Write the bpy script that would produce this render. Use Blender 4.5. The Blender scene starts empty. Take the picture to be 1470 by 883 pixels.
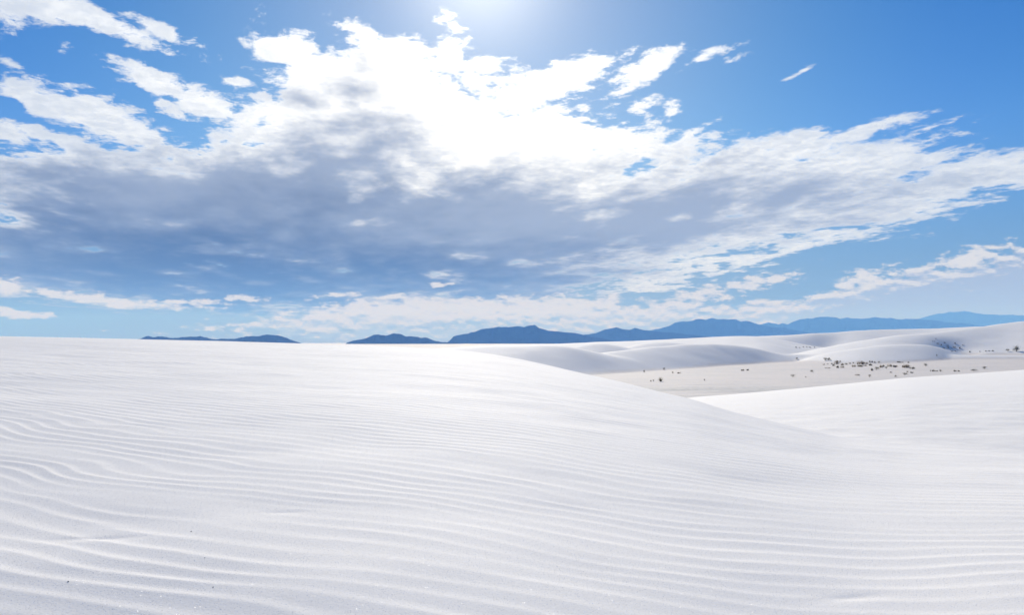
import bpy, bmesh, math, random
import numpy as np

sc = bpy.context.scene
C = sc.collection
R = math.radians

# ------------------------------------------------------------------ camera
IW, IH, F = 1470.0, 883.0, 1223.0          # the photograph's frame and focal length in pixels
HORIZON = 492.0                            # row of the horizon
EYE = 1.5                                  # eye height above the sand under the camera
PITCH = math.atan((HORIZON - IH / 2) / F)

cam_d = bpy.data.cameras.new('camera')
cam_d.sensor_width = 36.0
cam_d.lens = 36.0 * F / IW
cam_d.clip_start = 0.05
cam_d.clip_end = 90000.0
cam = bpy.data.objects.new('camera', cam_d)
C.objects.link(cam)
cam.location = (0, 0, EYE)
cam.rotation_euler = (math.pi / 2 + PITCH, 0, 0)
sc.camera = cam


def ray(px, py):
    """bearing (deg, clockwise from +Y) and tangent of the elevation seen at a point of the frame"""
    px = np.asarray(px, float); py = np.asarray(py, float)
    x = (px - IW / 2) / F
    u = (IH / 2 - py) / F
    dy = math.cos(PITCH) - u * math.sin(PITCH)
    dz = math.sin(PITCH) + u * math.cos(PITCH)
    return np.degrees(np.arctan2(x, dy)), dz / np.hypot(x, dy)


def bearing_elev(px, py):
    a, t = ray(px, py)
    return float(a), math.degrees(math.atan(float(t)))


# ------------------------------------------------------------------ light
SUN_AZ, SUN_EL = bearing_elev(690, -60)
sc.render.engine = 'CYCLES'
sc.view_settings.view_transform = 'Standard'
sc.view_settings.look = 'None'
sc.view_settings.gamma = 1.0
sc.view_settings.use_curve_mapping = False
EXPOSURE = 0.58
sc.view_settings.exposure = EXPOSURE
sc.cycles.use_denoising = True
sc.cycles.max_bounces = 6
sc.cycles.volume_bounces = 1
sc.cycles.sample_clamp_indirect = 4.0
sc.cycles.sample_clamp_direct = 3.0

sun_d = bpy.data.lights.new('sun', 'SUN')
sun_d.energy = 4.0
sun_d.angle = R(0.53)
sun_d.color = (1.0, 0.965, 0.915)
sun = bpy.data.objects.new('sun', sun_d)
C.objects.link(sun)
sun.location = (0, 0, 60)
sun.rotation_euler = (R(90 - SUN_EL), 0, R(180 - SUN_AZ))

# ------------------------------------------------------------------ sky
SKY_STRENGTH = 0.06
world = bpy.data.worlds.new('World')
sc.world = world
world.use_nodes = True
wt = world.node_tree
wt.nodes.clear()


class Nodes:
    """small helper that writes node maths in one line"""
    def __init__(self, tree):
        self.t = tree

    def new(self, kind, **kw):
        n = self.t.nodes.new(kind)
        for k, v in kw.items():
            setattr(n, k, v)
        return n

    def put(self, sock, v):
        if isinstance(v, bpy.types.NodeSocket):
            self.t.links.new(v, sock)
        else:
            sock.default_value = v

    def math(self, op, a, b=None, c=None, clamp=False):
        n = self.new('ShaderNodeMath', operation=op, use_clamp=clamp)
        self.put(n.inputs[0], a)
        if b is not None: self.put(n.inputs[1], b)
        if c is not None: self.put(n.inputs[2], c)
        return n.outputs[0]

    def vmath(self, op, a, b=None):
        n = self.new('ShaderNodeVectorMath', operation=op)
        self.put(n.inputs[0], a)
        if b is not None: self.put(n.inputs[1], b)
        return n.outputs['Value'] if op in ('LENGTH', 'DOT_PRODUCT', 'DISTANCE') else n.outputs[0]

    def smooth(self, v, lo, hi, a=0.0, b=1.0):
        n = self.new('ShaderNodeMapRange', interpolation_type='SMOOTHSTEP')
        for s, x in zip(n.inputs, (v, lo, hi, a, b)):
            self.put(s, x)
        return n.outputs[0]

    def linear(self, v, lo, hi, a=0.0, b=1.0):
        n = self.new('ShaderNodeMapRange')
        for s, x in zip(n.inputs, (v, lo, hi, a, b)):
            self.put(s, x)
        return n.outputs[0]

    def mix(self, f, a, b):
        n = self.new('ShaderNodeMix', data_type='RGBA')
        self.put(n.inputs[0], f)
        self.put(n.inputs[6], a if isinstance(a, bpy.types.NodeSocket) else (*a, 1))
        self.put(n.inputs[7], b if isinstance(b, bpy.types.NodeSocket) else (*b, 1))
        return n.outputs[2]

    def mapping(self, v, loc=(0, 0, 0), rot=(0, 0, 0), scale=(1, 1, 1), kind='POINT'):
        n = self.new('ShaderNodeMapping', vector_type=kind)
        self.put(n.inputs[0], v)
        n.inputs[1].default_value = loc
        n.inputs[2].default_value = rot
        n.inputs[3].default_value = scale
        return n.outputs[0]

    def noise(self, v, scale, detail=2.0, rough=0.5, dist=0.0, dims='3D', lac=2.0):
        n = self.new('ShaderNodeTexNoise', noise_dimensions=dims)
        self.put(n.inputs['Vector'], v)
        n.inputs['Scale'].default_value = scale
        n.inputs['Detail'].default_value = detail
        n.inputs['Roughness'].default_value = rough
        n.inputs['Lacunarity'].default_value = lac
        n.inputs['Distortion'].default_value = dist
        return n.outputs[0], n.outputs[1]

    def xyz(self, x, y, z=0.0):
        n = self.new('ShaderNodeCombineXYZ')
        for s, v in zip(n.inputs, (x, y, z)):
            self.put(s, v)
        return n.outputs[0]


N = Nodes(wt)
tc = N.new('ShaderNodeTexCoord')
sep = N.new('ShaderNodeSeparateXYZ')
wt.links.new(tc.outputs['Generated'], sep.inputs[0])
DX, DY, DZ = sep.outputs
az = N.math('MULTIPLY', N.math('ARCTAN2', DX, DY), 57.29578)
el = N.math('MULTIPLY', N.math('ARCSINE', DZ), 57.29578)
AE = N.xyz(az, el)
# the cloud deck seen from below: a plane overhead, its streaks drawn out along one wind direction
zc = N.math('ADD', N.math('MAXIMUM', DZ, 0.0), 0.07)
plane = N.xyz(N.math('DIVIDE', DX, zc), N.math('DIVIDE', DY, zc))
WIND = bearing_elev(430, 492)[0]
deck = N.mapping(plane, rot=(0, 0, R(WIND)), scale=(1, 1, 1))
streak = N.mapping(deck, scale=(1.0, 0.58, 1.0))

SKYGAIN = 1.0 / (SKY_STRENGTH * 2 ** EXPOSURE)   # turns a seen value into a sky value


def lin(r, g, b, gain=SKYGAIN):
    return tuple(gain * (((v / 255 + 0.055) / 1.055) ** 2.4 if v > 10 else v / 255 / 12.92) for v in (r, g, b))


def stamps(vec, table, floor):
    """the largest of a set of soft ellipses (frame px, py, half width, half height, tilt deg, strength)"""
    acc = None
    for i, (px, py, rx, ry, tilt, k) in enumerate(table):
        if i and i % 6 == 0:            # chain the blocks so that few values are held at once
            n = N.new('ShaderNodeVectorMath', operation='MULTIPLY_ADD')
            N.put(n.inputs[0], acc); n.inputs[1].default_value = (1e-9,) * 3; N.put(n.inputs[2], vec)
            vec = n.outputs[0]
        a0, e0 = bearing_elev(px, py)
        sx = (bearing_elev(px + 5, py)[0] - bearing_elev(px - 5, py)[0]) / 10
        sy = (bearing_elev(px, py - 5)[1] - bearing_elev(px, py + 5)[1]) / 10
        m = N.mapping(vec, (a0, e0, 0), (0, 0, R(tilt)), (rx * sx, ry * sy, 1), 'TEXTURE')
        ln = N.vmath('LENGTH', m)
        v = N.math('MULTIPLY_ADD', ln, -k, k)
        acc = N.math('MAXIMUM', v, floor if acc is None else acc)
    return acc


sky = N.new('ShaderNodeTexSky', sky_type='NISHITA')
sky.sun_disc = False
sky.sun_elevation = R(SUN_EL)
sky.sun_rotation = R(SUN_AZ)
sky.altitude = 1200.0
sky.air_density = 1.0
sky.dust_density = 0.35
sky.ozone_density = 1.6
hs = N.new('ShaderNodeHueSaturation')
hs.inputs['Saturation'].default_value = 1.5
hs.inputs['Value'].default_value = 1.0
wt.links.new(sky.outputs[0], hs.inputs['Color'])
sdir = (math.sin(R(SUN_AZ)) * math.cos(R(SUN_EL)), math.cos(R(SUN_AZ)) * math.cos(R(SUN_EL)), math.sin(R(SUN_EL)))
near_sun = N.math('MAXIMUM', N.vmath('DOT_PRODUCT', tc.outputs['Generated'], sdir), 0.0)
low = N.new('ShaderNodeVectorMath', operation='MULTIPLY')      # the air close to the horizon is dusty and darker than the clear model
N.put(low.inputs[0], hs.outputs[0])
N.put(low.inputs[1], N.mix(N.smooth(el, 0.0, 14.0), (0.15, 0.20, 0.33), N.mix(N.smooth(near_sun, 0.86, 0.995), (0.76, 0.79, 1.04), (1.0, 1.0, 1.0))))
sky_col = low.outputs[0]

# warp that makes every cloud edge ragged
w1f, w1c = N.noise(streak, 2.2, 3.0, 0.55)
warp = N.vmath('SCALE', N.vmath('SUBTRACT', w1c, (0.5, 0.5, 0.5)))
warp.node.inputs['Scale'].default_value = 3.2
AEw = N.vmath('ADD', AE, warp)

#            px   py   rx   ry  tilt  k      (main deck and its broken upper edge)
DECK = [
    (540, 185, 270, 135, 14, 1.6), (330, 300, 460, 120, 3, 2.2), (690, 262, 390, 125, 2, 2.2), (560, 330, 620, 110, 0, 2.2), (640, 170, 150, 90, -20, 1.4),
    (960, 300, 330, 85, 8, 1.8), (580, 95, 120, 60, -25, 1.3), (520, 110, 130, 60, 0, 1.2), (640, 70, 60, 40, 30, 0.9), (650, 30, 40, 20, -25, .7),
    (405, 55, 70, 38, -5, 1.2), (470, 110, 110, 55, 0, 1.1), (372, 18, 24, 20, 60, .45),
    (110, 18, 200, 26, -9, 1.0), (20, 25, 60, 36, -40, .9), (235, 34, 80, 18, -8, .7), (100, 72, 20, 20, -20, .45), (15, 76, 36, 9, -15, .4),
    (50, 135, 90, 30, -8, 1.2), (150, 168, 130, 44, -22, 1.3), (60, 205, 120, 36, -8, 1.2), (120, 235, 200, 44, 0, 1.4),
    (215, 106, 95, 24, -12, .95), (300, 146, 90, 26, -22, 1.0), (345, 118, 44, 16, 0, .6), (262, 160, 28, 11, -25, .45), (235, 140, 30, 14, -15, .5),
    (430, 180, 130, 60, 0, 1.3), (700, 88, 64, 30, 5, .75), (720, 104, 60, 18, 0, .7),
    (800, 118, 145, 34, 20, 1.2), (930, 95, 76, 22, 22, .8), (1005, 88, 66, 12, 14, .5), (1048, 92, 26, 7, 18, .45), (1147, 97, 22, 4.5, 16, .42),
    (795, 165, 52, 14, 14, .7), (905, 150, 36, 14, 15, .5), (960, 152, 24, 14, 10, .55), (990, 186, 60, 16, 20, .65), (850, 225, 200, 40, 3, 1.3),
    (1080, 235, 190, 36, 8, 1.0), (1230, 190, 120, 12, 8, .7), (1348, 179, 48, 9, 7, .7), (1215, 210, 36, 8, 5, .5),
    (1130, 270, 300, 55, 8, 1.4), (1400, 242, 170, 28, 8, .9), (1350, 278, 260, 32, 9, 1.2), (1150, 312, 330, 34, 10, 1.2),
    (1080, 368, 250, 18, 9, .8), (1190, 340, 140, 12, 9, .7), (930, 402, 130, 22, 8, .8),
    (150, 395, 360, 46, -3, 1.8), (60, 330, 160, 100, 0, 1.4), (400, 415, 420, 42, 0, 2.0), (700, 400, 260, 54, 4, 1.6), (560, 425, 260, 34, 2, 1.2),
]
deck_m = stamps(AEw, DECK, -0.55)
n1, _ = N.noise(streak, 6.5, 10.0, 0.66, 0.2)
n2, _ = N.noise(deck, 15.0, 9.0, 0.70, 0.15)
n0, _ = N.noise(streak, 1.6, 4.0, 0.55, 0.2)
dens = N.math('MULTIPLY_ADD', N.math('SUBTRACT', n1, 0.5), 2.0, deck_m)
dens = N.math('MULTIPLY_ADD', N.math('SUBTRACT', n0, 0.5), 0.5, dens)
dens = N.math('MULTIPLY_ADD', N.math('SUBTRACT', n2, 0.6), N.smooth(az, 4.0, 20.0, 1.5, 0.85), dens)
deck_a = N.smooth(dens, -0.02, 0.36)

# shaded underside of the deck
SHADE = [
    (330, 330, 420, 130, 0, 1.7), (620, 340, 430, 110, 2, 1.6), (930, 310, 270, 80, 10, 1.2), (200, 385, 400, 70, -3, 1.7),
    (420, 405, 460, 60, 0, 1.8), (480, 250, 230, 90, 20, .9), (508, 136, 60, 40, 10, .5), (520, 92, 44, 40, 0, .42), (435, 148, 80, 26, -8, .42),
    (700, 400, 280, 60, 4, 1.3), (1080, 300, 190, 50, 12, .75), (1180, 300, 250, 36, 10, .6), (860, 250, 160, 30, 6, .5),
]
shade_m = stamps(AEw, SHADE, -0.8)
sh = N.math('MULTIPLY_ADD', N.math('SUBTRACT', n1, 0.5), 0.7, shade_m)
sh = N.math('MULTIPLY_ADD', N.math('SUBTRACT', n0, 0.5), 1.3, sh)
sh = N.math('MULTIPLY_ADD', N.math('SUBTRACT', n2, 0.5), 0.3, sh)
shade = N.smooth(sh, -0.12, 0.72)
deep_n = N.math('ADD', N.math('MULTIPLY', N.math('SUBTRACT', n0, 0.5), 1.3), N.math('MULTIPLY', N.math('SUBTRACT', n1, 0.5), 0.9))
deep = N.smooth(N.math('ADD', deep_n, stamps(AEw, [
    (300, 385, 480, 110, -2, 2.0), (560, 390, 380, 75, 0, 1.6), (130, 350, 280, 100, 0, 1.2), (420, 310, 260, 60, 5, .9), (740, 390, 200, 60, 0, .9)], -0.6)), -0.45, 1.7)

glow = N.math('POWER', near_sun, 14.0)
white = N.mix(glow, lin(226, 233, 244), lin(255, 255, 255, SKYGAIN * 1.5))
grey = N.mix(deep, lin(156, 167, 189), lin(68, 79, 98))
thick = N.smooth(N.math('MULTIPLY_ADD', n2, 0.9, N.math('MULTIPLY', n1, 0.6)), 0.58, 0.92)
white = N.mix(N.math('MULTIPLY', thick, N.math('SUBTRACT', 1.0, N.math('MULTIPLY', glow, 0.9))), white, lin(206, 216, 232))
deck_col = N.mix(shade, white, grey)

# low cumulus far off, near the horizon
puffv = N.mapping(AE, scale=(0.16, 0.42, 1))
pw, pwc = N.noise(puffv, 1.4, 2.0, 0.5)
pwarp = N.vmath('SCALE', N.vmath('SUBTRACT', pwc, (0.5, 0.5, 0.5)))
pwarp.node.inputs['Scale'].default_value = 1.2
AEp = N.vmath('ADD', AE, pwarp)
PUFF = [
    (610, 450, 270, 24, 3, 1.1), (470, 462, 170, 11, 5, .8), (770, 446, 160, 26, 2, 1.0), (680, 478, 400, 16, 0, .8), (900, 460, 220, 32, 4, .8), (340, 466, 90, 6, 4, .5),
    (150, 430, 190, 9, -3, .7), (350, 431, 40, 8, 0, .55), (260, 434, 90, 7, -2, .5), (480, 424, 60, 6, 8, .5), (640, 405, 30, 4, 0, .4), (560, 428, 60, 7, 10, .5),
    (25, 455, 55, 9, -6, .7), (8, 415, 34, 17, -20, .7), (75, 457, 20, 4, 0, .3), (800, 440, 50, 16, 0, .5), (870, 432, 40, 14, 10, .5),
    (1080, 408, 80, 12, 12, .6), (1000, 425, 110, 11, 10, .5), (1135, 397, 26, 9, 10, .4),
    (1490, 432, 210, 84, 8, 2.2), (1310, 452, 200, 72, 10, 2.0), (1190, 455, 130, 46, 12, 1.4), (1100, 458, 110, 32, 5, 1.0), (1240, 402, 70, 16, 14, .7), (1390, 372, 90, 16, 10, .7),
    (1337, 337, 8, 4, 0, .2),
]
puff_m = stamps(AEp, PUFF, -0.5)
p1, _ = N.noise(puffv, 5.2, 9.0, 0.64)
p2, _ = N.noise(N.mapping(puffv, loc=(0.0, 0.11, 0.0)), 5.2, 9.0, 0.64)
pd = N.math('MULTIPLY_ADD', N.math('SUBTRACT', p1, 0.56), 2.1, puff_m)
puff_a = N.smooth(pd, -0.08, 0.30)
PSH = [(1490, 443, 215, 84, 8, 2.4), (1320, 465, 200, 72, 10, 2.2), (1200, 466, 135, 44, 12, 1.5), (640, 482, 420, 22, 0, .7), (950, 476, 260, 24, 3, .7)]
psh = N.math('MULTIPLY_ADD', N.math('SUBTRACT', p1, 0.5), 1.5, stamps(AEp, PSH, -0.5))
relief = N.math('MULTIPLY', N.math('SUBTRACT', p2, p1), 3.4)            # each puff is lit from above
pshade = N.smooth(N.math('ADD', psh, relief), -0.25, 0.5)
puff_col = N.mix(pshade, lin(226, 226, 227), lin(162, 172, 194))

col = N.mix(N.math('MULTIPLY', deck_a, 0.97), sky_col, deck_col)
col = N.mix(N.math('MULTIPLY', puff_a, 0.92), col, puff_col)
aureole = N.math('ADD', N.math('MULTIPLY', N.math('POWER', near_sun, 350.0), 0.55), N.math('MULTIPLY', N.math('POWER', near_sun, 60.0), 0.10))
add = N.new('ShaderNodeVectorMath', operation='MULTIPLY_ADD')     # bright air round the sun
add.inputs[1].default_value = lin(255, 252, 236)
N.put(add.inputs[0], aureole); N.put(add.inputs[2], col)
col = add.outputs[0]
bg = N.new('ShaderNodeBackground')
bg.inputs['Strength'].default_value = SKY_STRENGTH
wt.links.new(col, bg.inputs['Color'])
wo = N.new('ShaderNodeOutputWorld')
wt.links.new(bg.outputs[0], wo.inputs['Surface'])
world.cycles.sampling_method = 'MANUAL'
world.cycles.sample_map_resolution = 1024

# ------------------------------------------------------------------ ground
_rng = np.random.default_rng(11)
_TAB = _rng.random((256, 256))


def noise2(x, y, seed=0):
    """smooth lattice noise in -1..1"""
    x = np.asarray(x, float) + seed * 17.31; y = np.asarray(y, float) + seed * 9.77
    xi = np.floor(x).astype(int); yi = np.floor(y).astype(int)
    fx = x - xi; fy = y - yi
    fx = fx * fx * fx * (fx * (fx * 6 - 15) + 10); fy = fy * fy * fy * (fy * (fy * 6 - 15) + 10)
    t = lambda i, j: _TAB[(i + seed * 31) & 255, (j + seed * 57) & 255]
    a = t(xi, yi) * (1 - fx) + t(xi + 1, yi) * fx
    b = t(xi, yi + 1) * (1 - fx) + t(xi + 1, yi + 1) * fx
    return 2 * (a * (1 - fy) + b * fy) - 1


def fbm2(x, y, seed=0, octaves=4, gain=0.5):
    s = 0.0; a = 1.0; n = 0.0
    for o in range(octaves):
        s = s + a * noise2(x * 2 ** o, y * 2 ** o, seed + o); n += a; a *= gain
    return s / n


_AZ = np.arange(-180, 180.01, 0.05)


def table(points, what='row', blur=0.35):
    """values known at columns of the frame -> a smooth function of the bearing; rows become elevation tangents"""
    p = np.array(points, float)
    if what == 'row':
        a, v = ray(p[:, 0], p[:, 1])
    else:
        a, _ = ray(p[:, 0], np.full(len(p), HORIZON)); v = p[:, 1]
    y = np.interp(_AZ, a, v)
    k = np.arange(-240, 241) * 0.05
    w = np.exp(-0.5 * (k / blur) ** 2); w /= w.sum()
    y = np.convolve(np.pad(y, 240, mode='edge'), w, mode='valid')
    return lambda az: np.interp(az, _AZ, y)


def smoothstep(x, a, b):
    t = np.clip((x - a) / (b - a), 0, 1)
    return t * t * (3 - 2 * t)


def smax(a, b, k):
    h = np.clip(0.5 + 0.5 * (a - b) / k, 0, 1)
    return b * (1 - h) + a * h + k * h * (1 - h)


FLAT = -6.5                                   # the flats between the dunes, below the eye

FORE = [(-2500, 470), (-700, 472), (-300, 476), (0, 483), (100, 485), (200, 487.5), (320, 490.5), (430, 493.5), (500, 495), (570, 498), (640, 502), (700, 508),
                (760, 519), (850, 540), (900, 551), (940, 562), (1000, 575.5), (1050, 592), (1120, 609), (1200, 628), (1300, 641), (1470, 656), (1700, 672), (3000, 690)]
fore_t = table(FORE, 'row', 0.6)
fore_t_near = table(FORE, 'row', 4.0)
fore_R = table([(-700, 46), (0, 45), (640, 41), (760, 37), (850, 34), (1000, 27), (1200, 22), (1470, 18), (3000, 16)], 'value', 3.0)
side_t = table([(700, 720), (800, 650), (900, 596), (960, 574.5), (1000, 570), (1050, 566.5), (1100, 562), (1150, 557.5), (1200, 552.5), (1250, 547.5), (1300, 542.5),
                (1400, 536), (1470, 531), (1700, 518), (3000, 515)])
side_R = table([(700, 60), (1000, 62), (1470, 64), (3000, 64)], 'value')
flat_tilt = table([(-2000, 0), (1080, 0), (1200, 0.9), (1330, 2.0), (1450, 2.9), (3000, 3.2)], 'value', 1.0)


def flat_z(az, r):
    return FLAT + flat_tilt(az) * smoothstep(r, 170, 420)


def crest_far(t, base_t, slope, zb):
    """distance of a crest seen at tangent t whose foot is seen at base_t on ground at height zb"""
    rb = zb / np.minimum(base_t, -0.004)
    return rb, (slope * rb - zb) / (slope - t)


DUNES = []


def dune(crest, base, slope, zb, back=0.12, soft=5.0, blur=0.35, k=0.5, far=None):
    DUNES.append((table(crest, 'row', blur), base and table(base, 'row', 0.8), table(slope, 'value', 0.6), zb and table(zb, 'value', 1.0), back, soft, k, far and table(far, 'value', 1.5)))


# long dune behind the flats, its left hump
dune([(300, 530), (500, 512), (600, 503.5), (640, 501), (690, 498), (740, 495.5), (780, 495), (810, 496.5), (840, 501), (870, 508), (900, 515), (940, 526), (1000, 540), (1100, 560)],
     [(500, 552), (840, 538), (940, 531), (1110, 521), (1300, 515)], [(0, 0.16), (680, .12), (755, .22), (820, .25), (900, .2)], [(0, FLAT), (1500, FLAT)], 0.05, 4.5)
# and its long right shoulder
dune([(740, 540), (780, 525), (820, 514), (850, 508.5), (880, 505), (910, 501.5), (940, 498), (970, 495.5), (1000, 494), (1030, 494), (1055, 495.5), (1080, 499), (1105, 504.5), (1130, 510), (1160, 517), (1200, 530), (1300, 560)],
     [(500, 552), (840, 538), (940, 531), (1110, 521), (1300, 515)], [(800, .14), (900, .15), (980, .175), (1080, .19), (1120, .15)], [(0, FLAT), (1500, FLAT)], 0.03, 5.0)
# skyline dunes
dune([(300, 512), (560, 503), (640, 500), (690, 497), (720, 495.5), (760, 494.6), (800, 493.4), (850, 491.5), (880, 490.5), (940, 488.7), (1000, 486), (1050, 483.3), (1090, 483.5), (1115, 487), (1140, 492), (1170, 498), (1250, 505), (1350, 510), (1500, 520)],
     None, [(500, .08), (860, .09), (980, .08), (1100, .08)], None, 0.06, 10.0, far=[(500, 330), (800, 360), (1000, 390), (1200, 400)])
dune([(780, 505), (830, 497), (850, 493.5), (866, 493.0), (885, 495.5), (905, 500), (950, 508)], None, [(800, .24), (900, .24)], None, 0.1, 4.0, 0.2, far=[(780, 310), (1000, 310)])
dune([(880, 505), (905, 497), (925, 492.5), (945, 490.2), (965, 490.6), (985, 493), (1010, 498), (1050, 510)], None, [(800, .24), (1000, .22)], None, 0.1, 4.0, 0.2, far=[(780, 330), (1000, 335)])
dune([(960, 500), (1020, 489), (1060, 484.6), (1100, 482.2), (1130, 481.6), (1150, 480.3), (1165, 478.6), (1185, 478.2), (1210, 476.4), (1230, 474.6), (1250, 473.6), (1290, 473.4), (1340, 472), (1400, 469), (1500, 466), (2000, 470)],
     None, [(1000, .12), (1115, .10), (1145, .20), (1165, .24), (1190, .24), (1220, .13), (1400, .1)], None, 0.05, 8.0, far=[(1000, 430), (1150, 440), (1220, 470), (1300, 520), (1500, 560)])
# big dune on the right
dune([(1040, 540), (1090, 522), (1120, 513), (1150, 506), (1190, 497.5), (1230, 490.5), (1270, 484.8), (1300, 481.2), (1340, 477.4), (1370, 474.4), (1400, 470.4), (1440, 465), (1470, 461), (1550, 455), (1800, 462), (3000, 480)],
     None, [(1000, .09), (1260, .09), (1320, .13), (1370, .165), (1420, .17), (1480, .155)], None, 0.08, 9.0, far=[(1000, 310), (1200, 336), (1340, 388), (1470, 445), (1700, 470)])
# low nose in front of it
dune([(1120, 530), (1160, 514), (1190, 506.5), (1230, 499.5), (1260, 496), (1290, 494.2), (1320, 494.2), (1340, 496.2), (1360, 500.5), (1385, 508), (1430, 525)],
     None, [(1000, .1), (1200, .12), (1330, .17), (1400, .17)], None, 0.12, 5.0, far=[(1100, 288), (1230, 302), (1340, 322), (1450, 332)])
HOLLOW_AZ = float(ray(1372, 492)[0])           # a hollow blown out of the big dune's face


def ripples(x, y, r):
    """wind ripples with forks where two sets meet"""
    wild = 0.25 + 0.75 * smoothstep(-x - 0.45 * (9 - y), -4.0, 3.0) * smoothstep(14 - y, 0, 7)
    bend = 0.34 * noise2(x * 0.16, y * 0.2, 3) + 0.13 * noise2(x * 0.6, y * 0.75, 5) + 0.065 * noise2(x * 1.6, y * 1.9, 7) * (0.5 + wild)
    xs = np.clip(x, -30, 30)
    d = y + 0.20 * xs + 0.03 * np.clip(xs, -9, 0) * np.abs(np.clip(xs, -9, 0)) + bend
    phi = 2 * np.pi * d / 0.23
    sx, sy = 0.5, 1.35
    nr = fbm2(x * sx + 3, y * sy, 21, 2); ni = fbm2(x * sx - 7, y * sy + 5, 23, 2)
    k = 0.9 + 0.6 * wild
    re = 0.34 + nr * k; im = ni * k
    ph = phi + np.arctan2(im, re)
    amp = np.clip(np.hypot(re, im) * 1.5, 0.05, 1)
    q = ph + 0.35 * (1 - np.cos(ph))
    crest = 1 - np.sqrt(np.sin(q / 2) ** 2 + 0.035)
    patch = 0.66 + 0.34 * noise2(x * 0.16 + 2, y * 0.22, 31) + 0.15 * noise2(x * 0.6, y * 0.8, 33)
    broken = 1 + 0.30 * noise2(x * 2.3, y * 3.1, 35) + 0.18 * noise2(x * 5.5, y * 6.5, 36)
    return crest * amp * patch * broken


def ground_z(az, r, detail=False):
    """height over the plain below the camera; az in degrees, r in metres"""
    x = r * np.sin(np.radians(az)); y = r * np.cos(np.radians(az))
    # near dune: falls from the eye to a long crest
    Rf = fore_R(az); q = (r - Rf) / Rf
    m = smoothstep(r / Rf, 0.3, 0.9)
    zf = (fore_t(az) * m + fore_t_near(az) * (1 - m)) * r - EYE * q * q
    Rs = side_R(az); q = (r - Rs) / Rs
    zs = side_t(az) * r - 5.0 * q * q - 40.0 * smoothstep(-az, -2.0, 12.0)
    near = smax(zf, zs, 0.32)
    base = flat_z(az, r) + 0.10 * fbm2(x / 25, y / 25, 41, 3) * smoothstep(r, 60, 120)
    far = base
    for ct, bt, sl, zb, back, soft, k, fr in DUNES:
        s = sl(az); t = ct(az)
        rc = fr(az) if fr else crest_far(t, bt(az), s, zb(az))[1]
        rc = np.clip(rc, 60, 900)
        d = r - rc
        h = np.sqrt(d * d + soft * soft) - soft
        z = t * rc - np.where(d < 0, s, back) * h
        far = smax(far, z, k)
    u = (az - HOLLOW_AZ) / 1.15; w = (r - 350) / 17.0
    far = far - 2.6 * np.exp(-u * u - w * w) * smoothstep(far - base, 0.0, 1.5)
    und = 0.35 * fbm2(x / 34, y / 34, 51, 3) + 0.10 * fbm2(x / 9, y / 9, 57, 2)
    far = far + und * smoothstep(far - base, 0.3, 3.0)
    sink = smoothstep(r, 750, 1600)
    far = far * (1 - sink) + (-9.0) * sink
    z = smax(near, far, 0.5)
    if detail:
        n = 1 - smoothstep(near - far, -0.3, 0.3)          # 0 on the near dunes
        on_near = 1 - n
        z = z + on_near * 0.035 * fbm2(x / 2.6, y / 2.0, 61, 3) * smoothstep(r, 1.0, 4.0) * (1 - smoothstep(r, 18, 40))
        side = smoothstep(zs - zf, -0.1, 0.25)
        a = 0.0102 * (1 - side) * (1 - smoothstep(r, 20, 42))
        z = z + on_near * a * ripples(x, y, r)
        for dx, dy, ww, hh, dep in DIMPLES:                  # small scoops left by eddies
            u = (x - dx) / ww; v = (y - dy - 0.25 * (x - dx)) / hh
            e = np.exp(-(u * u + v * v))
            z = z - on_near * dep * e * (1 - 0.8 * np.tanh(2.5 * v))
        # longer, lower waves higher up the slope
        far_a = 0.030 * (1 - side) * smoothstep(r, 9, 22) * (1 - smoothstep(r, 40, 60))
        z = z + on_near * far_a * ripples(x / 3.1 + 4, y / 3.1 + 1.7, r / 3.1)
        # fainter broken ripples on the side dune
        z = z + on_near * side * 0.022 * fbm2(x / 0.7 + y / 2.4, y / 1.3, 71, 3) * (1 - smoothstep(r, 34, 60))
        flatmask = smoothstep(far - base + 0.35 * fbm2(x / 14, y / 14, 87, 3), 0.9, 0.1) * n
        edge = np.where(r < 100, 1.0, 0.0)
        z = z + n * 0.16 * (1 - np.abs(noise2(x / 16 + y / 22, y / 4.2 - x / 14, 81))) ** 3 * smoothstep(r, 175, 118)
        flatmask = flatmask * (1 + smoothstep(r, 142, 112) * smoothstep(noise2(x / 22, y / 7, 85), -0.9, 0.1))
        return z + EYE, flatmask, on_near
    return z + EYE


DIMPLES = []
for px, py, ww, hh, dep in [(138, 776, .20, .08, .006), (1212, 860, .20, .09, .005), (408, 736, .16, .07, .003)]:
    a0, t0 = ray(px, py)
    r0 = np.arange(2.5, 14, 0.02)
    k0 = np.nonzero(ground_z(np.full_like(r0, float(a0)), r0)  - EYE >= float(t0) * r0)[0][0]
    DIMPLES.append((r0[k0] * math.sin(R(a0)), r0[k0] * math.cos(R(a0)), ww, hh, dep))

# one sheet: fine in front of the camera, coarse behind, rings growing out to the horizon
az_f = np.arange(-37, 37.001, 0.068)
az_b = np.concatenate([np.arange(-180, -37.5, 2.5), az_f, np.arange(39.5, 180, 2.5)])
rr = [0.6]
while rr[-1] < 20500:
    r = rr[-1]
    rr.append(r * (1.05 if r < 2.6 else 1.0036 if r < 10 else 1.0029 if r < 46 else 1.0075 if r < 700 else 1.03 if r < 3000 else 1.15))
rr = np.array(rr)
A, Rr = np.meshgrid(az_b, rr)
GZ, crust, nearmask = ground_z(A, Rr, True)
GX = Rr * np.sin(np.radians(A)); GY = Rr * np.cos(np.radians(A))
nr_, na_ = A.shape
verts = np.stack([GX, GY, GZ], -1).reshape(-1, 3)
verts = np.vstack([verts, [[0, 0, GZ[0].mean()]]]).astype(np.float32)
i, j = np.meshgrid(np.arange(nr_ - 1), np.arange(na_), indexing='ij')
j2 = (j + 1) % na_
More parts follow.
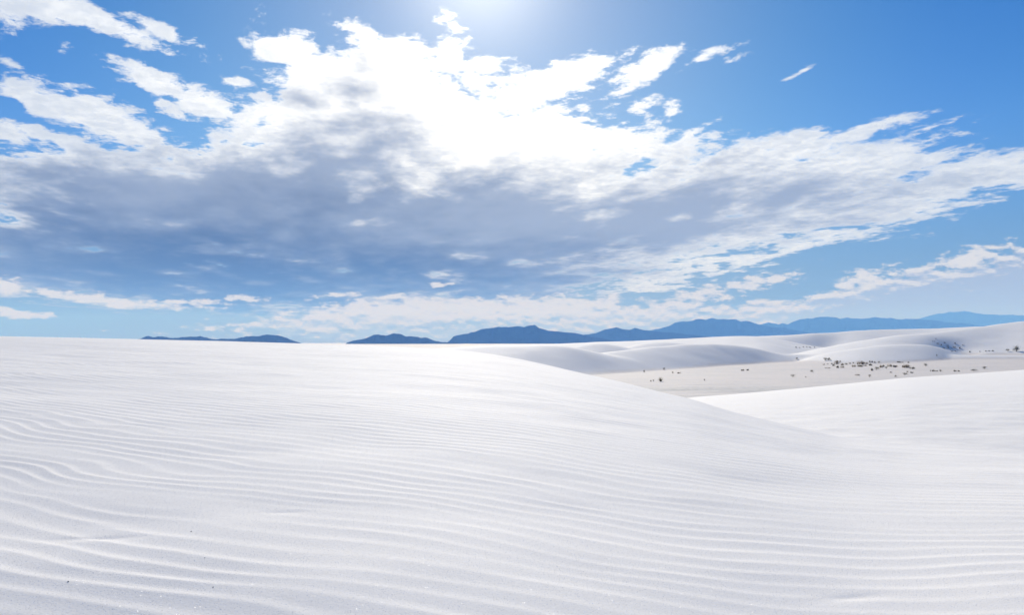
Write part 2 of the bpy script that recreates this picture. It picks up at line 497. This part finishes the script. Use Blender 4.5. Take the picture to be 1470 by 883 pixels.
quads = np.stack([i * na_ + j, i * na_ + j2, (i + 1) * na_ + j2, (i + 1) * na_ + j], -1).reshape(-1, 4)
tris = np.stack([np.full(na_, len(verts) - 1), (np.arange(na_) + 1) % na_, np.arange(na_)], -1)


def mesh_from(name, verts, quads, tris=None, smooth=True):
    me = bpy.data.meshes.new(name)
    nq = len(quads); nt = 0 if tris is None else len(tris)
    loops = quads.ravel() if nt == 0 else np.concatenate([quads.ravel(), tris.ravel()])
    me.vertices.add(len(verts)); me.vertices.foreach_set('co', np.ascontiguousarray(verts, np.float32).ravel())
    me.loops.add(len(loops)); me.loops.foreach_set('vertex_index', loops.astype(np.int32))
    me.polygons.add(nq + nt)
    start = np.concatenate([np.arange(nq) * 4, nq * 4 + np.arange(nt) * 3])
    me.polygons.foreach_set('loop_start', start.astype(np.int32))
    if smooth:
        me.polygons.foreach_set('use_smooth', np.ones(nq + nt, bool))
    me.update(calc_edges=True)
    return me


gm = mesh_from('ground', verts, quads[:, ::-1], tris[:, ::-1])
at = gm.attributes.new('crust', 'FLOAT', 'POINT')
at.data.foreach_set('value', np.append(crust.ravel(), 0).astype(np.float32))
ground = bpy.data.objects.new('ground', gm)
C.objects.link(ground)
ground['kind'] = 'structure'


def material(name):
    m = bpy.data.materials.new(name)
    m.use_nodes = True
    m.node_tree.nodes.clear()
    return m, Nodes(m.node_tree)


# white gypsum sand: fine grain, a few crystals that catch the sun; the flats are a little pinker
sand, S = material('gypsum_sand')
geo = S.new('ShaderNodeNewGeometry')
pos = geo.outputs['Position']
cr = S.new('ShaderNodeAttribute', attribute_name='crust').outputs['Fac']
g1, _ = S.noise(pos, 70.0, 4.0, 0.7)
g2, _ = S.noise(pos, 0.9, 3.0, 0.6)
g3, _ = S.noise(pos, 0.06, 4.0, 0.6)
tone = S.math('MULTIPLY_ADD', S.math('SUBTRACT', g1, 0.5), 0.28, 1.0)
tone = S.math('MULTIPLY_ADD', S.math('SUBTRACT', g2, 0.5), 0.05, tone)
sandc = S.mix(S.smooth(g3, 0.35, 0.65), (0.85, 0.83, 0.79), (0.862, 0.838, 0.798))
crustc = S.mix(S.smooth(g3, 0.4, 0.62), (0.66, 0.615, 0.575), (0.61, 0.58, 0.55))
base = S.mix(S.math('MINIMUM', cr, 1.0), sandc, crustc)
base = S.mix(S.math('SUBTRACT', cr, 1.0, clamp=True), base, S.mix(S.smooth(S.noise(pos, 1.3, 5.0, 0.7)[0], 0.4, 0.6), (0.58, 0.57, 0.545), (0.45, 0.445, 0.425)))
sc_n = S.new('ShaderNodeVectorMath', operation='SCALE')
S.put(sc_n.inputs[0], base); S.put(sc_n.inputs['Scale'], tone)
bump = S.new('ShaderNodeBump')
bump.inputs['Strength'].default_value = 0.35
bump.inputs['Distance'].default_value = 0.006
S.put(bump.inputs['Height'], g1)
pb = S.new('ShaderNodeBsdfPrincipled')
S.put(pb.inputs['Base Color'], sc_n.outputs[0])
pb.inputs['Roughness'].default_value = 0.85
pb.inputs['Specular IOR Level'].default_value = 0.1
S.put(pb.inputs['Normal'], bump.outputs[0])
# crystals: facets with random tilts, few of them
vo = S.new('ShaderNodeTexVoronoi', feature='F1')
S.put(vo.inputs['Vector'], pos)
vo.inputs['Scale'].default_value = 240.0
tilt = S.vmath('SUBTRACT', vo.outputs['Color'], (0.5, 0.5, 0.5))
tn = S.new('ShaderNodeVectorMath', operation='SCALE')
S.put(tn.inputs[0], tilt); tn.inputs['Scale'].default_value = 1.5
facet = S.vmath('NORMALIZE', S.vmath('ADD', geo.outputs['Normal'], tn.outputs[0]))
gl = S.new('ShaderNodeBsdfGlossy')
gl.inputs['Roughness'].default_value = 0.12
gl.inputs['Color'].default_value = (0.9, 0.9, 0.9, 1)
S.put(gl.inputs['Normal'], facet)
dot = S.math('LESS_THAN', vo.outputs['Distance'], 0.34)
pick, _ = S.noise(pos, 130.0, 0.0)
few = S.math('MULTIPLY', dot, S.math('GREATER_THAN', pick, 0.66))
mx = S.new('ShaderNodeMixShader')
S.put(mx.inputs[0], S.math('MULTIPLY', few, 0.9))
S.t.links.new(pb.outputs[0], mx.inputs[1]); S.t.links.new(gl.outputs[0], mx.inputs[2])
so = S.new('ShaderNodeOutputMaterial')
S.t.links.new(mx.outputs[0], so.inputs['Surface'])
gm.materials.append(sand)

# ------------------------------------------------------------------ mountains
rock, K = material('dark_rock')
kg = K.new('ShaderNodeNewGeometry')
k1, _ = K.noise(kg.outputs['Position'], 0.004, 6.0, 0.6)
kb = K.new('ShaderNodeBsdfDiffuse')
K.put(kb.inputs['Color'], K.mix(k1, (0.022, 0.022, 0.022), (0.05, 0.047, 0.043)))
kb.inputs['Roughness'].default_value = 0.3
ko = K.new('ShaderNodeOutputMaterial')
K.t.links.new(kb.outputs[0], ko.inputs['Surface'])

RANGES = [
    (6000, [(165, 494), (175, 487.6), (197, 486.7), (213, 482.3), (233, 482.7), (247, 484.3), (287, 482.7), (300, 485.3), (327, 486.3), (353, 483.3), (370, 482), (383, 480), (400, 482), (420, 488), (433, 492.5), (450, 497)]),
    (6000, [(485, 500), (493.6, 494.9), (499, 490.8), (507, 488.6), (523.5, 485.4), (537, 480.7), (556, 480.5), (564, 477.8), (575, 478.3), (582, 482), (600, 483.2), (610.6, 484.6), (621.5, 488), (635, 490.3), (655, 492), (700, 500)]),
    (7000, [(615, 500), (640, 493), (646, 488), (651, 483), (668, 479), (681, 476.4), (692, 471.8), (706, 469.6), (717, 468.5), (738, 469), (752, 469), (760, 467), (768, 466.3), (774, 470), (787, 474.5), (806, 476.4), (823, 477.5), (836, 480.5), (870, 487), (930, 500)]),
    (8800, [(780, 500), (815, 485), (838, 480.8), (856, 477.8), (870, 472.7), (885, 469.6), (893, 472), (904, 472.7), (911, 470.6), (922, 473.4), (934, 475), (970, 478), (1030, 484), (1120, 498)]),
    (11500, [(880, 498), (910, 482), (931, 475), (941, 472.2), (955, 470.2), (968, 464), (982, 461), (994, 460), (1002, 458), (1013, 458.8), (1021, 456), (1031, 458.4), (1041, 458), (1055, 457.3), (1064, 460.8), (1072, 460), (1084, 463.5), (1092, 466), (1130, 472), (1200, 482), (1280, 496)]),
    (15000, [(1040, 496), (1070, 476), (1092, 465.7), (1104, 463.3), (1117, 465), (1123, 464), (1131, 465), (1139, 461.4), (1149, 458.8), (1166, 456.7), (1182, 455.1), (1196, 455.7), (1207, 457.8), (1215, 456), (1223, 457), (1239, 457), (1256, 455), (1266, 456.3), (1280, 456.3), (1288, 458.4), (1313, 458), (1340, 460), (1400, 466), (1500, 478), (1650, 496)]),
    (20000, [(1240, 494), (1280, 472), (1313, 458), (1329, 455.3), (1343, 452), (1354, 449.6), (1364, 448.2), (1374, 446.5), (1384, 445.7), (1396, 448.2), (1411, 449.8), (1425, 450.6), (1445, 452), (1480, 452.5), (1550, 458), (1700, 475), (1800, 494)]),
]
for n_, (dist, pts) in enumerate(RANGES):
    p = np.array(pts)
    a, t = ray(p[:, 0], p[:, 1])
    aa = np.arange(a[0], a[-1], 0.03)
    tt = np.interp(aa, a, t)
    depth = np.linspace(-1, 1, 41)
    AA, DD = np.meshgrid(aa, depth)
    H = (np.interp(AA, a, t)) * dist + 8.0
    wdt = 0.055 * dist
    xs = AA * dist * 0.0174
    jag = fbm2(xs / (dist * 0.012), np.full_like(xs, n_ * 3.1), 90 + n_, 4, 0.6)
    rid = 1 - np.abs(fbm2(xs / (dist * 0.02), DD * 2.2 + n_, 110 + n_, 4, 0.55))
    prof = np.clip(1 - np.abs(DD), 0, 1) ** 1.15
    Z = np.maximum(H, 0) * (prof * (0.72 + 0.28 * (rid * np.clip(np.abs(DD) * 4, 0, 1) + (1 - np.clip(np.abs(DD) * 4, 0, 1)))))
    Z = Z + jag * dist * 0.0013 * np.clip(H / (0.006 * dist), 0, 1) * prof - 9.0 - 12.0 * np.abs(DD)
    RR = dist + DD * wdt
    V = np.stack([RR * np.sin(np.radians(AA)), RR * np.cos(np.radians(AA)), Z], -1).reshape(-1, 3)
    m_, k_ = AA.shape
    i, j = np.meshgrid(np.arange(m_ - 1), np.arange(k_ - 1), indexing='ij')
    Q = np.stack([i * k_ + j, i * k_ + j + 1, (i + 1) * k_ + j + 1, (i + 1) * k_ + j], -1).reshape(-1, 4)
    me = mesh_from('mountain_range', V, Q, smooth=False)
    me.materials.append(rock)
    o = bpy.data.objects.new('mountain_range', me)
    C.objects.link(o)
    o['kind'] = 'structure'

# ------------------------------------------------------------------ air
HAZE_DENSITY = 1.1e-4
hz = bpy.data.meshes.new('haze')
bm = bmesh.new()
bmesh.ops.create_cube(bm, size=1.0)
for v in bm.verts:
    v.co = (v.co.x * 48000, v.co.y * 48000, -26.0 if v.co.z < 0 else 725.0)
bm.to_mesh(hz); bm.free()
haze = bpy.data.objects.new('haze', hz)
C.objects.link(haze)
haze['kind'] = 'stuff'
hm, Hn = material('air')
pv = Hn.new('ShaderNodeVolumePrincipled')
pv.inputs['Color'].default_value = (0.155, 0.40, 1.0, 1)
pv.inputs['Absorption Color'].default_value = (1, 1, 1, 1)
pv.inputs['Density'].default_value = HAZE_DENSITY
pv.inputs['Anisotropy'].default_value = 0.0
ho = Hn.new('ShaderNodeOutputMaterial')
Hn.t.links.new(pv.outputs[0], ho.inputs['Volume'])
hz.materials.append(hm)
# ------------------------------------------------------------------ plants of the flats
def leaf_mat(name, c1, c2, rough=0.7):
    m, P = material(name)
    oi = P.new('ShaderNodeObjectInfo')
    gp = P.new('ShaderNodeNewGeometry')
    n, _ = P.noise(gp.outputs['Position'], 7.0, 2.0)
    f = P.math('ADD', P.math('MULTIPLY', n, 0.8), P.math('MULTIPLY', oi.outputs['Random'], 0.35), clamp=True)
    b = P.new('ShaderNodeBsdfPrincipled')
    P.put(b.inputs['Base Color'], P.mix(f, c1, c2))
    b.inputs['Roughness'].default_value = rough
    b.inputs['Specular IOR Level'].default_value = 0.2
    tr = P.new('ShaderNodeBsdfTranslucent')
    P.put(tr.inputs['Color'], P.mix(f, c1, c2))
    mxx = P.new('ShaderNodeMixShader'); mxx.inputs[0].default_value = 0.42
    P.t.links.new(b.outputs[0], mxx.inputs[1]); P.t.links.new(tr.outputs[0], mxx.inputs[2])
    o = P.new('ShaderNodeOutputMaterial')
    P.t.links.new(mxx.outputs[0], o.inputs['Surface'])
    return m


M_DARK = leaf_mat('saltbush_leaf', (0.085, 0.085, 0.052), (0.17, 0.155, 0.095))
M_BROWN = leaf_mat('dry_brown_twig', (0.17, 0.135, 0.085), (0.33, 0.265, 0.18))
M_GREY = leaf_mat('grey_saltbush_leaf', (0.17, 0.17, 0.16), (0.28, 0.27, 0.25))
M_OLIVE = leaf_mat('yucca_leaf', (0.045, 0.05, 0.02), (0.12, 0.12, 0.045))
M_STRAW = leaf_mat('straw_blade', (0.22, 0.19, 0.12), (0.36, 0.31, 0.20))


def build(name, faces_by_mat):
    vs, fs, mi = [], [], []
    for k, (m, faces) in enumerate(faces_by_mat):
        for f in faces:
            b = len(vs); vs += f; fs.append(tuple(range(b, b + len(f)))); mi.append(k)
    me = bpy.data.meshes.new(name)
    me.from_pydata(vs, [], fs)
    me.polygons.foreach_set('material_index', mi)
    for m, _ in faces_by_mat:
        me.materials.append(m)
    me.update()
    return me


def blade(rng, base, d, length, w, droop):
    """a tapering curved blade of three faces"""
    d = np.array(d) / np.linalg.norm(d)
    side = np.cross(d, [0, 0, 1.0]); side = side / (np.linalg.norm(side) + 1e-6)
    p = np.array(base, float); out = []; prev = None
    for k, f in enumerate((1.0, 0.85, 0.55, 0.05)):
        a = p - side * w * f; c = p + side * w * f
        if prev is not None:
            out.append([tuple(prev[0]), tuple(prev[1]), tuple(c), tuple(a)])
        prev = (a, c)
        p = p + d * length / 3
        d = d + np.array([0, 0, -droop]); d /= np.linalg.norm(d)
    return out


def bush_mesh(seed, main, twig, n_leaf=420, flat=1.0, ragged=0.35):
    """twiggy dome of small leaves, unit width and unit height"""
    rng = np.random.default_rng(seed)
    leaves, twigs = [], []
    lobes = [(rng.uniform(-.24, .24), rng.uniform(-.24, .24), rng.uniform(.25, .62), rng.uniform(.17, .30)) for _ in range(8)]
    for lx, ly, lz, lr in lobes:
        twigs += blade(rng, (lx * .15, ly * .15, -0.08), (lx, ly, lz + .08), math.sqrt(lx * lx + ly * ly + (lz + .08) ** 2), 0.018, 0.0)
        for _ in range(n_leaf // 8):
            v = rng.normal(size=3); v /= np.linalg.norm(v)
            rad = lr * rng.uniform(0.25, 1.0 + ragged)
            c = np.array([lx, ly, lz]) + v * rad * np.array([1, 1, 1.15 * flat])
            if c[2] < 0.0: c[2] = rng.uniform(0, .1)
            a = rng.normal(size=3); a /= np.linalg.norm(a)
            b = np.cross(a, rng.normal(size=3)); b /= np.linalg.norm(b)
            s = rng.uniform(.025, .05)
            leaves.append([tuple(c - a * s), tuple(c - b * s * .6), tuple(c + a * s), tuple(c + b * s * .6)])
    return build('desert_bush', [(main, leaves), (twig, twigs)])


def tuft_mesh(seed, main, dry, n=110, spread=0.9):
    """tuft of blades fanning from one root"""
    rng = np.random.default_rng(seed)
    g, s = [], []
    for k in range(n):
        an = rng.uniform(0, 2 * math.pi); tl = rng.uniform(0.08, spread)
        d = (math.sin(tl) * math.cos(an), math.sin(tl) * math.sin(an), math.cos(tl))
        r0 = rng.uniform(0, .09)
        (g if rng.random() < .65 else s).extend(blade(rng, (r0 * math.cos(an), r0 * math.sin(an), -.05), d, rng.uniform(.55, 1.05), rng.uniform(.008, .016), rng.uniform(.05, .35)))
    return build('grass_tuft', [(main, g), (dry, s)])


def clump_mesh(seed, main, twig):
    """low wide clump of twigs in several crowns"""
    rng = np.random.default_rng(seed)
    tw, lv = [], []
    for q in range(6):
        cx, cy = rng.uniform(-.34, .34), rng.uniform(-.3, .3); hh = rng.uniform(.5, 1.0)
        for k in range(26):
            an = rng.uniform(0, 2 * math.pi); tl = rng.uniform(.1, 1.2)
            d = np.array((math.sin(tl) * math.cos(an) * .30, math.sin(tl) * math.sin(an) * .30, math.cos(tl) * hh))
            L = np.linalg.norm(d) * rng.uniform(.7, 1.0)
            tw += blade(rng, (cx, cy, -.05), d, L, .010, .02)
            for _ in range(3):
                c = np.array((cx, cy, 0)) + d * rng.uniform(.4, 1.0) + rng.normal(size=3) * .03
                a = rng.normal(size=3) * .028; b = rng.normal(size=3) * .018
                lv.append([tuple(c - a), tuple(c - b), tuple(c + a), tuple(c + b)])
    return build('twig_clump', [(main, lv), (twig, tw)])


PLANT_MESH = {
    'bush': [('desert_bush', bush_mesh(3 + k, M_DARK, M_BROWN)) for k in range(3)],
    'brown': [('twig_clump', clump_mesh(31 + k, M_BROWN, M_BROWN)) for k in range(3)],
    'grey': [('twig_clump', clump_mesh(51 + k, M_DARK, M_BROWN)) for k in range(3)],
    'pale': [('twig_clump', clump_mesh(111 + k, M_GREY, M_BROWN)) for k in range(3)],
    'grass': [('grass_tuft', tuft_mesh(71 + k, M_OLIVE, M_STRAW)) for k in range(2)],
    'dark': [('desert_bush', bush_mesh(91 + k, M_DARK, M_DARK, 520, 1.0, 0.2)) for k in range(2)],
}


def on_ground(px, py, start=70.0, step=1.004, limit=900):
    """where the sight line to a point of the frame meets the ground"""
    a, t = ray(px, py)
    rs = start * step ** np.arange(int(math.log(limit / start) / math.log(step)))
    z = ground_z(np.full_like(rs, float(a)), rs, True)[0] - EYE
    hit = np.nonzero(z >= float(t) * rs)[0]
    r = rs[hit[0]] if len(hit) else rs[-1]
    return float(a), float(r), float(ground_z(np.array([float(a)]), np.array([r]), True)[0][0])


GP = {
    'A': 'scattered plants on the left of the flats', 'B': 'plants of the dense patch on the flats', 'C': 'small plants along the foot of the right dune crest',
    'D': 'far specks of scrub in a row between the dunes', 'E': 'scrub inside the shaded hollow', 'F': 'specks of scrub at the foot of the big dune', 'G': 'tiny sprigs around the dense patch',
}
# column, row of the foot, width and height in frame pixels, kind, group, label
PLANTS = [
    (948.5, 548, 8.5, 7.5, 'grass', 'A', 'olive green spiky tuft, largest plant on the left of the flats'),
    (924.5, 535, 4, 3.6, 'bush', 'A', 'small dark bush, leftmost plant on the flats near the near dune'),
    (953, 531.5, 4.5, 4, 'bush', 'A', 'small dark bush touching the foot of the long shaded dune'),
    (966, 536.5, 3, 3.6, 'bush', 'A', 'slim dark sprig standing just left of a low brown clump'),
    (974.5, 536.5, 6, 2.2, 'brown', 'A', 'low pale brown clump just right of a slim dark sprig'),
    (934.5, 548, 3, 2.4, 'brown', 'A', 'tiny brown clump, left one of a pair beside the olive tuft'),
    (938.3, 547.8, 3, 3, 'bush', 'A', 'tiny dark bush between a brown clump and the olive tuft'),
    (1011.5, 547, 3, 3, 'bush', 'A', 'lone faint dot of a bush midway across the bare flats'),
    (1067, 532.5, 6, 2.4, 'grey', 'A', 'flat brown clump, left one of a touching pair on bare sand'),
    (1074, 532.3, 5, 2.8, 'grey', 'A', 'flat brown clump, right one of a touching pair on bare sand'),
    (1143.5, 516.5, 4, 3.2, 'bush', 'A', 'small dark bush alone on the white sand before the nose of the dune'),
    (1138.5, 541.5, 6, 4.4, 'bush', 'A', 'dark leaning bush nearest the crest left of the dense patch'),
    (1156.5, 542.5, 2.2, 2.2, 'bush', 'A', 'tiny dark dot between two dark bushes left of the dense patch'),
    (1166, 535, 6, 3.6, 'bush', 'A', 'dark wide bush by itself just left of the dense patch'),
    (1185, 517.8, 6, 4.2, 'dark', 'B', 'black bush, left half of the double bush at the foot of the dune'),
    (1190, 517.8, 6, 4.0, 'dark', 'B', 'black bush, right half of the double bush at the foot of the dune'),
    (1182.5, 524, 3, 1.6, 'brown', 'G', None), (1188, 523.3, 2.4, 1.4, 'brown', 'G', None), (1194, 522.8, 4, 1.6, 'grey', 'G', None), (1188, 529, 7, 1.2, 'brown', 'G', None),
    (1197, 525.5, 4.5, 2.4, 'grey', 'B', 'small dark clump at the left end of the dense patch'),
    (1202.5, 520.5, 8, 3.2, 'brown', 'B', 'wide brown clump below the double black bush'),
    (1200, 523, 6, 2.4, 'grey', 'B', 'grey clump just in front of the wide brown clump'),
    (1209, 524.5, 5, 2.6, 'grey', 'B', 'small grey clump left of the dark dot bush in the dense patch'),
    (1214.5, 524.2, 4.6, 3, 'bush', 'B', 'dark dot bush between the left group and the rust brown bush'),
    (1202.5, 528.5, 6, 3.2, 'grey', 'B', 'grey clump, left one of the nearest pair in the left group'),
    (1209.3, 528.3, 5, 3, 'brown', 'B', 'brown clump, right one of the nearest pair in the left group'),
    (1220, 522.5, 3, 1.8, 'brown', 'G', None), (1225, 522, 2.2, 1.8, 'brown', 'G', None),
    (1235, 523.5, 11, 5.2, 'brown', 'B', 'rust brown bush, tallest and widest of the dense patch'),
    (1243, 523, 5, 2.4, 'brown', 'B', 'small tan clump at the right side of the rust brown bush'),
    (1225.5, 527, 5, 3, 'brown', 'B', 'reddish brown clump at the front left of the rust brown bush'),
    (1233.5, 526.8, 9, 2.6, 'grey', 'B', 'long dark clump directly in front of the rust brown bush'),
    (1241.5, 525.8, 5, 2, 'brown', 'B', 'low tan clump at the front right of the rust brown bush'),
    (1249, 520.5, 3, 2, 'grey', 'G', None), (1252.2, 520.2, 3, 2, 'grey', 'G', None), (1255.5, 521.5, 3, 2.2, 'grey', 'G', None), (1261.5, 521.6, 3.4, 2.6, 'bush', 'G', None),
    (1250, 525.2, 5.5, 3, 'grey', 'B', 'small grey clump in the gap right of the rust brown bush'),
    (1251, 532.5, 4.5, 4, 'grey', 'B', 'grey clump leaning on the left side of the dark central bush'),
    (1258, 531.5, 7.5, 4.4, 'bush', 'B', 'dark central bush at the front of the dense patch'),
    (1264, 528, 6, 3.4, 'brown', 'B', 'brown clump just above the dark central bush on its right'),
    (1268.5, 527, 5, 3.2, 'grey', 'B', 'grey brown clump in the middle of the right group'),
    (1272.5, 529.5, 4.5, 3, 'bush', 'B', 'small dark bush at the front of the right group'),
    (1277, 526.8, 6, 3.8, 'brown', 'B', 'pale tan clump with a tall crown in the right group'),
    (1283, 527.5, 6, 3.2, 'grey', 'B', 'grey clump right of the pale tan clump'),
    (1286.5, 527, 3.6, 2.4, 'brown', 'B', 'tiny tan clump ending the middle group on its right'),
    (1290, 521, 6, 1.8, 'grey', 'G', None), (1295, 521.2, 3, 1.3, 'brown', 'G', None), (1304, 521.5, 2.4, 2, 'brown', 'G', None),
    (1296, 528, 5.5, 3.2, 'brown', 'B', 'brown clump left of the big grey brown bush'),
    (1302.5, 528.3, 9, 5, 'brown', 'B', 'big grey brown bush at the right end of the dense patch'),
    (1309, 530, 6, 3, 'grey', 'B', 'grey clump against the right foot of the big grey brown bush'),
    (1308, 536, 4.5, 2.2, 'grey', 'C', 'low grey clump below the right end of the dense patch'),
    (1303, 534.5, 3, 1.6, 'brown', 'G', None), (1279, 535.5, 2.4, 2, 'brown', 'G', None),
    (1299, 539, 6.5, 3.8, 'bush', 'C', 'dark bush almost on the crest below the big grey brown bush'),
    (1286, 542, 3.4, 3.4, 'bush', 'C', 'small dark bush half hidden behind the crest'),
    (1248, 541.5, 4.5, 3.6, 'bush', 'C', 'small dark leaning bush alone below the middle of the dense patch'),
    (1231, 539.3, 6, 2, 'brown', 'C', 'faint tan clump alone below the rust brown bush'),
    (1329, 526, 5.5, 4.2, 'bush', 'C', 'dark bush alone on the flats right of the dense patch'),
    (1338, 533.5, 5, 2.4, 'grey', 'C', 'low grey clump, left one of three right of the dense patch'),
    (1344.3, 533.4, 4, 1.6, 'brown', 'C', 'thin tan clump, middle one of three right of the dense patch'),
    (1350.3, 534, 4, 3.2, 'bush', 'C', 'small dark bush, right one of three right of the dense patch'),
    (1372, 533.8, 4, 2.4, 'grey', 'C', 'grey clump with a tinier sprig at its right side'),
    (1376.3, 533.8, 2.6, 2.2, 'grey', 'C', 'tiny grey sprig at the right side of a grey clump'),
    (1399, 533.2, 8, 3, 'bush', 'C', 'long dark bush lying just behind the crest on the right'),
    (1413, 529.8, 6.5, 3, 'bush', 'C', 'dark bush set slightly behind the long dark bush'),
    (1447, 505.2, 4.6, 3.4, 'bush', 'C', 'small dark bush left of the tall dark bush at the far right'),
    (1459, 504.6, 9, 6.4, 'dark', 'C', 'tall dark bush at the far right under the big dune'),
    (1345, 513, 2, 3.2, 'bush', 'C', 'thin upright sprig under the nose of the dune'),
    (1392.5, 506, 2.2, 1.6, 'grey', 'F', None), (1415, 505, 2.6, 1.2, 'grey', 'F', None), (1419.5, 505, 2.6, 1.2, 'grey', 'F', None), (1424.5, 505, 2.8, 1.3, 'grey', 'F', None), (1407, 505.2, 2, 1.1, 'grey', 'F', None),
    (1143, 499.8, 3.2, 2.2, 'bush', 'D', None), (1148, 499.6, 2.2, 1.2, 'grey', 'D', None), (1153.3, 499.5, 2.6, 1.8, 'bush', 'D', None), (1158, 499.4, 2.6, 1.8, 'bush', 'D', None),
    (1163, 499.5, 4, 1.3, 'grey', 'D', None), (1169, 499.2, 3, 1.3, 'grey', 'D', None),
    (1340, 491, 5, 2.2, 'pale', 'E', None), (1346, 494, 5, 2.4, 'pale', 'E', None), (1351, 496.5, 5, 2.6, 'pale', 'E', None), (1356, 493, 6, 2.4, 'pale', 'E', None), (1361, 498, 5, 2.6, 'pale', 'E', None),
    (1355, 500.8, 5, 2.8, 'pale', 'E', None), (1361, 501, 6, 3, 'pale', 'E', None), (1370, 500.8, 6, 2.8, 'pale', 'E', None), (1378, 500.8, 6, 3.2, 'pale', 'E', None), (1371, 494, 6, 2.4, 'pale', 'E', None),
    (1366, 505, 6, 1.6, 'pale', 'E', None), (1371, 504.8, 5, 1.4, 'pale', 'E', None), (1383, 497.5, 4, 2, 'pale', 'E', None), (1343, 487.5, 4, 1.8, 'pale', 'E', None),
]
SHARED = {
    'D': 'far tiny speck of scrub in the row between the distant dunes', 'E': 'small blue grey scrub in the shaded hollow of the big dune',
    'F': 'faint speck of scrub along the foot of the big right dune', 'G': 'tiny sprig scattered around the dense patch of plants',
}
_pr = random.Random(5)
for n_, (px, py, wpx, hpx, kind, grp, label) in enumerate(PLANTS):
    a_, r_, z_ = on_ground(px, py, 150.0 if grp in 'DEF' else 75.0)
    nm, me = PLANT_MESH[kind][n_ % len(PLANT_MESH[kind])]
    o = bpy.data.objects.new(nm, me)
    C.objects.link(o)
    pix = r_ / (F * math.cos(R(a_)))                     # metres to one frame pixel there
    o.location = (r_ * math.sin(R(a_)), r_ * math.cos(R(a_)), z_ - 0.02)
    o.rotation_euler = (0, 0, _pr.uniform(0, 6.28))
    sc_ = 0.62 if grp == 'E' else 1.08
    o.scale = (wpx * pix * sc_, wpx * pix * sc_, hpx * pix * sc_)
    o['label'] = label or SHARED[grp]
    o['category'] = 'grass' if nm == 'grass_tuft' else 'shrub'
    o['group'] = GP[grp]

# a few dark crumbs of plant litter on the near sand
crumb_m, Q_ = material('dry_litter')
qb = Q_.new('ShaderNodeBsdfPrincipled')
qn, _ = Q_.noise(Q_.new('ShaderNodeNewGeometry').outputs['Position'], 120.0, 2.0)
Q_.put(qb.inputs['Base Color'], Q_.mix(qn, (0.16, 0.14, 0.12), (0.30, 0.26, 0.22)))
qb.inputs['Roughness'].default_value = 0.9
qo = Q_.new('ShaderNodeOutputMaterial')
Q_.t.links.new(qb.outputs[0], qo.inputs['Surface'])
bm = bmesh.new()
bmesh.ops.create_icosphere(bm, subdivisions=2, radius=0.5)
_cr = np.random.default_rng(8)
for v in bm.verts:
    v.co = v.co * _cr.uniform(.75, 1.15)
    v.co.z *= 0.5; v.co.y *= 0.55
for f in bm.faces: f.smooth = True
cm = bpy.data.meshes.new('plant_crumb'); bm.to_mesh(cm); bm.free()
cm.materials.append(crumb_m)
for px, py, s_, label in [(274.5, 764, .011, 'dark crumb of plant litter on the rippled sand, largest and farthest of four'),
                          (98, 836, .010, 'dark crumb of plant litter in a ripple trough near the lower left corner'),
                          (294, 802, .007, 'tiny dark crumb of litter right below the largest crumb'),
                          (306, 844, .007, 'tiny dark crumb of litter nearest the bottom edge of the sand')]:
    a_, r_, z_ = on_ground(px, py, 2.5, 1.001, 20)
    o = bpy.data.objects.new('plant_crumb', cm)
    C.objects.link(o)
    o.location = (r_ * math.sin(R(a_)), r_ * math.cos(R(a_)), z_ + s_ * 0.15)
    o.rotation_euler = (0, 0, _pr.uniform(0, 6.28)); o.scale = (s_, s_, s_)
    o['label'] = label; o['category'] = 'plant litter'; o['group'] = 'dark crumbs on the near sand'
